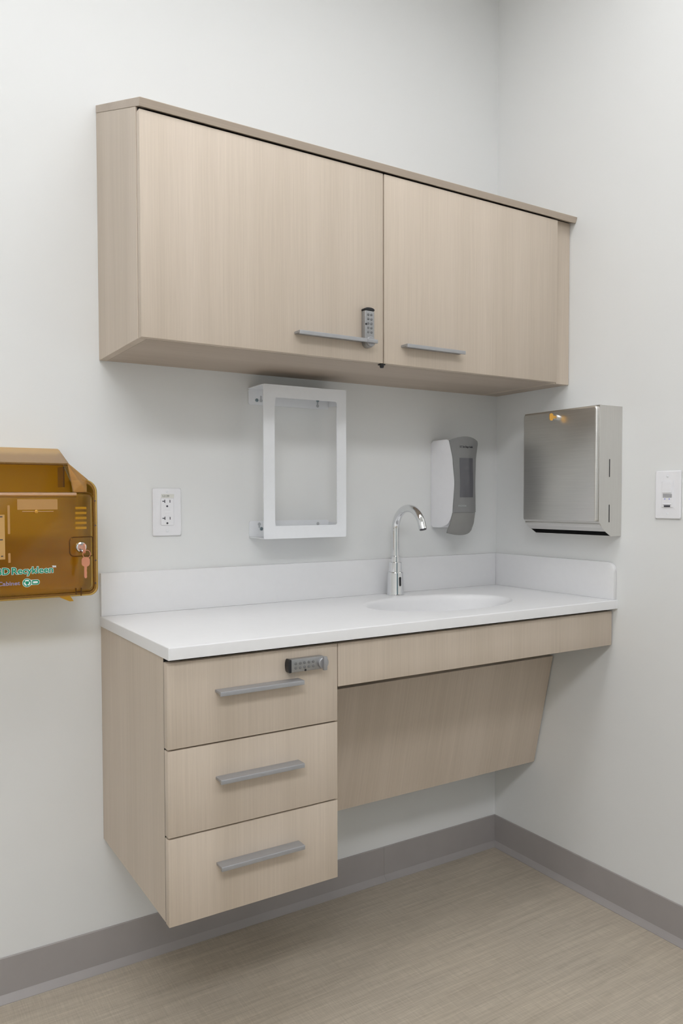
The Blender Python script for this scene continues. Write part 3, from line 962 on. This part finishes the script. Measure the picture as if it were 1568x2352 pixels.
# front door: rounded sheet with an inward-rolled ledge on top
DX0, DX1, DZ0, DZ1, DY = AX0 + 0.006, -1.3395, AZ0 + 0.0075, 1.1560, -0.1530
dob = B()
def door_shell():
    t = bmesh.new()
    o = rrect(DX0, DX1, DZ0, DZ1, (0.014, 0.013, 0.012, 0.012), 7)
    n = len(o)
    cx, cz = (DX0 + DX1) / 2, (DZ0 + DZ1) / 2
    def off(pts, d):
        w_, h_ = (DX1 - DX0) / 2, (DZ1 - DZ0) / 2
        return [(cx + (a - cx) * (w_ - d) / w_, cz + (b - cz) * (h_ - d) / h_) for a, b in pts]
    loops = [(o, DY + 0.006), (o, DY - 0.0015), (off(o, 0.0012), DY - 0.0042), (off(o, 0.004), DY - 0.0055)]
    R = [[t.verts.new((a, y, b)) for a, b in l] for l, y in loops]
    for q in range(len(R) - 1):
        for k in range(n):
            j = (k + 1) % n
            t.faces.new((R[q][k], R[q][j], R[q + 1][j], R[q + 1][k]))
    t.faces.new(R[-1])
    inner = [(off(o, 0.003), DY + 0.006), (off(o, 0.003), DY - 0.0010), (off(o, 0.0055), DY - 0.0028)]
    I = [[t.verts.new((a, y, b)) for a, b in l] for l, y in inner]
    for q in range(len(I) - 1):
        for k in range(n):
            j = (k + 1) % n
            t.faces.new((I[q][k], I[q + 1][k], I[q + 1][j], I[q][j]))
    t.faces.new(list(reversed(I[-1])))
    for k in range(n):
        j = (k + 1) % n
        t.faces.new((R[0][k], I[0][k], I[0][j], R[0][j]))
    bmesh.ops.recalc_face_normals(t, faces=t.faces)
    return t
ad = part('door', door_shell(), 'amber', am, angle=35)
FY_ = DY - 0.0056       # outer face of the door
part('door_seam', tube(B(), [(a, AY - 0.0062, b) for a, b in rrect(DX0 - 0.001, DX1 + 0.0016, DZ0 - 0.0012, DZ1 + 0.002, (0.014, 0.013, 0.012, 0.012), 6)], 0.0009, 6, True), 'amber_edge', am)
# hood
def sheet(bm, pts, th=0.003):
    ps = [Vector(p) for p in pts]
    nn = (ps[1] - ps[0]).cross(ps[-1] - ps[0]).normalized() * th
    return prism(bm, ps, nn)
HX = -1.3780
HX0 = AX0 + (AX1 - HX)
hd = B()
sheet(hd, [(HX0, -0.0008, 1.2580), (HX0, -0.1000, 1.2205), (HX, -0.1000, 1.2205), (HX, -0.0008, 1.2580)])
for s in (0, 1):
    q = lambda x: x if s == 0 else AX0 + AX1 - x
    sheet(hd, [(q(HX), -0.0008, 1.2580), (q(HX), -0.1000, 1.2205), (q(-1.3490), AY, 1.1850), (q(-1.3490), -0.0008, 1.1880)])
    sheet(hd, [(q(HX), -0.1000, 1.2205), (q(HX), AY, 1.1580), (q(-1.3490), AY, 1.1580), (q(-1.3490), AY, 1.1850)])
part('hood', hd, 'amber_hood', am, smooth=False)
part('hood_edge', tube(B(), [(HX0, -0.1006, 1.2192), (HX, -0.1006, 1.2192), (HX, -0.1485, 1.1580)], 0.0011, 6), 'amber_edge', am)
part('back_sheet', sheet(B(), [(HX0 - 0.025, -0.0042, 1.1520), (HX0 - 0.025, -0.0042, 1.1870), (HX0, -0.0042, 1.2540), (HX - 0.002, -0.0042, 1.2540), (-1.3520, -0.0042, 1.1870), (-1.3520, -0.0042, 1.1520)], 0.002), 'amber_light', am)
part('inner_cheek', box(B(), HX - 0.020, HX - 0.017, -0.142, -0.090, 1.170, 1.214), 'amber_edge', am)
part('door_ledge', tube(B(), [(DX0 + 0.01, DY - 0.0005, DZ1 - 0.0030), (HX + 0.004, DY - 0.0005, DZ1 - 0.0030)], 0.0052, 16), 'amber_ledge', ad)
# things moulded into or stuck on the door
part('sticker', box(B(), -1.6200, -1.5195, FY_ - 0.0004, FY_ - 0.0001, 1.0205, 1.1125), 'sticker', ad, 'tan instruction sticker')
for k_, (zz, w_) in enumerate(((1.107, 0.020), (1.060, 0.006), (1.026, 0.004))):
    part('sticker_print', box(B(), -1.5235 - w_, -1.5235, FY_ - 0.0007, FY_ - 0.0004, zz, zz + 0.0022), 'ink', ad)
part('tan_patch', box(B(), -1.4946, -1.4142, FY_ - 0.0004, FY_ - 0.0001, 1.1222, 1.1440), 'tan_mark', ad)  # flat tan patch on the door face
part('patch_rail', tube(B(), [(-1.4853, FY_ - 0.0003, 1.1185), (-1.4228, FY_ - 0.0003, 1.1181)], 0.0011, 8), 'tan_mark', ad)
part('screw', lathe(B(), [(0.0038, DY + 0.004), (0.0038, DY - 0.007), (0.0020, DY - 0.0085)], (-1.4572, 0, 1.1180), 14, 'y'), 'gold', am)
for z0, z1 in ((1.0725, 1.1317), (1.0131, 1.0329)):
    part('upright_strip', box(B(), -1.5138, -1.5092, FY_ - 0.0006, FY_ - 0.0001, z0, z1, 0.0002, 1), 'tan_mark', ad)  # thin upright tan strips on the door face
for k_ in range(5):
    zz = 1.1250 - k_ * 0.0108
    part('vent_louver', box(B(), -1.3740, -1.3500, -0.1440, -0.1405, zz - 0.0030, zz + 0.0022, 0.0006, 1), 'louver', am)
part('lock_recess', tube(B(), [(a, FY_ - 0.0004, b) for a, b in rrect(-1.3905, -1.3420, 1.0208, 1.0622, (0.010, 0.001, 0.001, 0.010), 6)], 0.0011, 6, True), 'amber_edge', ad)
lc = (-1.3672, 1.0408)
part('lock', lathe(B(), [(0.0118, FY_ - 0.0001), (0.0118, FY_ - 0.004), (0.0105, FY_ - 0.0075), (0.0080, FY_ - 0.0085), (0.0076, FY_ - 0.0070)], (lc[0], 0, lc[1]), 30, 'y'), 'chrome', ad)
kk = B()
box(kk, lc[0] - 0.0012, lc[0] + 0.0012, FY_ - 0.022, FY_ - 0.0071, lc[1] - 0.004, lc[1] + 0.004, 0.0004, 1)
prism(kk, [(lc[0] - 0.0010, FY_ - 0.022 + a, lc[1] + b) for a, b in rrect(-0.016, 0.001, -0.012, 0.009, 0.006, 6)], (0.0020, 0, 0))
part('key', kk, 'copper', ad, 'copper key in the lock')
rg = B()
rc = Vector((lc[0] + 0.0050, FY_ - 0.0300, 1.0270))
tube(rg, [rc + Vector((0.0085 * math.cos(2 * math.pi * k / 24), 0.002 * math.cos(2 * math.pi * k / 24), 0.0085 * math.sin(2 * math.pi * k / 24))) for k in range(24)], 0.0006, 6, True)
part('key_ring', rg, 'copper', ad)
kk = B()
kx, kz = lc[0] + 0.0030, 1.0090
prism(kk, [(kx + a, FY_ - 0.0305, kz + b) for a, b in rrect(-0.0085, 0.0085, -0.0085, 0.0115, 0.0065, 6)], (0, 0.0018, 0), 0.0004, 1)
prism(kk, [(kx - 0.0005 + a, FY_ - 0.0305, kz + b) for a, b in ((-0.0030, -0.0080), (-0.0030, -0.0300), (-0.0012, -0.0335), (0.0018, -0.0330), (0.0030, -0.0300), (0.0022, -0.026), (0.0030, -0.022), (0.0022, -0.018), (0.0030, -0.0080))], (0, 0.0016, 0))
part('spare_key', kk, 'copper', ad, 'copper key hanging from the ring')
lb = B()
box(lb, -1.3800, -1.3776, FY_ - 0.0030, FY_ + 0.0005, 0.9380, 0.9525, 0.0004, 1)
box(lb, -1.3690, -1.3666, FY_ - 0.0030, FY_ + 0.0005, 0.9350, 0.9525, 0.0004, 1)
box(lb, -1.3776, -1.3690, FY_ - 0.0024, FY_ + 0.0005, 0.9440, 0.9462)
part('latch', lb, 'amber_edge', ad)
for zz, xx in ((1.1402, -1.3335), (1.0865, -1.3335), (1.0102, -1.3335), (0.9600, -1.3345)):
    part('pin', lathe(B(), [(0.0016, AY - 0.0054), (0.0016, AY - 0.0066)], (xx, 0, zz), 10, 'y'), 'ink', am)
part('mounting_tab', prism(B(), [(-1.3860, -0.030, 0.9345), (-1.3700, -0.030, 0.9345), (-1.3530, -0.030, 0.9080), (-1.3620, -0.030, 0.9080), (-1.3830, -0.030, 0.9180)], (0, 0.004, 0)), 'yellow_tab', am, 'yellow tab below the cabinet')
# lettering
y1, y2 = FY_ - 0.0003, FY_ - 0.0007
for body, x, wdt in (('BD', -1.5385, 0.0250), ('Recykleen', -1.5085, 0.0815)):
    part('lettering', text_bm(body, 0.0135, (x, y1, 0.9888), 'back', wdt, offset=0.0011), 'white_ink', ad, smooth=False)
    part('lettering', text_bm(body, 0.0135, (x, y2, 0.9888), 'back', wdt, offset=0.0003), 'green', ad, smooth=False)
part('lettering', text_bm('TM', 0.0034, (-1.4268, y2, 0.9995), 'back', 0.0072, offset=0.0004), 'white_ink', ad, smooth=False)
part('lettering', text_bm('Cabinet', 0.0082, (-1.5350, y2, 0.9660), 'back', 0.0425, offset=0.0002), 'lilac_ink', ad, smooth=False)
lg = (-1.4778, 0.9697)
logo = B()
lathe(logo, [(0.0092, y1 + 0.0002), (0.0092, y1 - 0.0001)], (lg[0], 0, lg[1]), 32, 'y')
prism(logo, [(a, y1 + 0.0002, b) for a, b in rrect(lg[0] + 0.008, lg[0] + 0.0252, lg[1] - 0.0052, lg[1] + 0.0058, (0, 0.005, 0.005, 0), 6)], (0, -0.0003, 0))
part('logo_outline', logo, 'white_ink', ad)
logo = B()
lathe(logo, [(0.0083, y1 - 0.0001), (0.0083, y1 - 0.0004)], (lg[0], 0, lg[1]), 32, 'y')
prism(logo, [(a, y1 - 0.0001, b) for a, b in rrect(lg[0] + 0.0098, lg[0] + 0.0244, lg[1] - 0.0044, lg[1] + 0.0050, (0.001, 0.0045, 0.0045, 0.001), 6)], (0, -0.0003, 0))
part('logo_badge', logo, 'green', ad)
logo = B()
for k_ in range(3):
    a0_ = math.radians(90 + 120 * k_)
    pts = []
    for q in range(7):
        a = a0_ + math.radians(50 - 75 * q / 6)
        pts.append((lg[0] + 0.0064 * math.cos(a), y1 - 0.0004, lg[1] + 0.0064 * math.sin(a)))
    a = a0_ + math.radians(-25)
    pts.append((lg[0] + 0.0074 * math.cos(a), y1 - 0.0004, lg[1] + 0.0074 * math.sin(a)))
    a = a0_ + math.radians(-52)
    pts.append((lg[0] + 0.0050 * math.cos(a), y1 - 0.0004, lg[1] + 0.0050 * math.sin(a)))
    a = a0_ + math.radians(-25)
    pts.append((lg[0] + 0.0026 * math.cos(a), y1 - 0.0004, lg[1] + 0.0026 * math.sin(a)))
    for q in range(7):
        a = a0_ + math.radians(-25 + 75 * q / 6)
        pts.append((lg[0] + 0.0036 * math.cos(a), y1 - 0.0004, lg[1] + 0.0036 * math.sin(a)))
    prism(logo, pts, (0, -0.0002, 0))
prism(logo, [(lg[0] + a, y1 - 0.0004, lg[1] + b) for a, b in ((0.0118, -0.0018), (0.0200, -0.0018), (0.0222, 0.0003), (0.0200, 0.0024), (0.0118, 0.0024))], (0, -0.0002, 0))
part('logo_arrows', logo, 'white_ink', ad)

for o in bpy.data.objects:
    if '_loc' in o:
        del o['_loc']
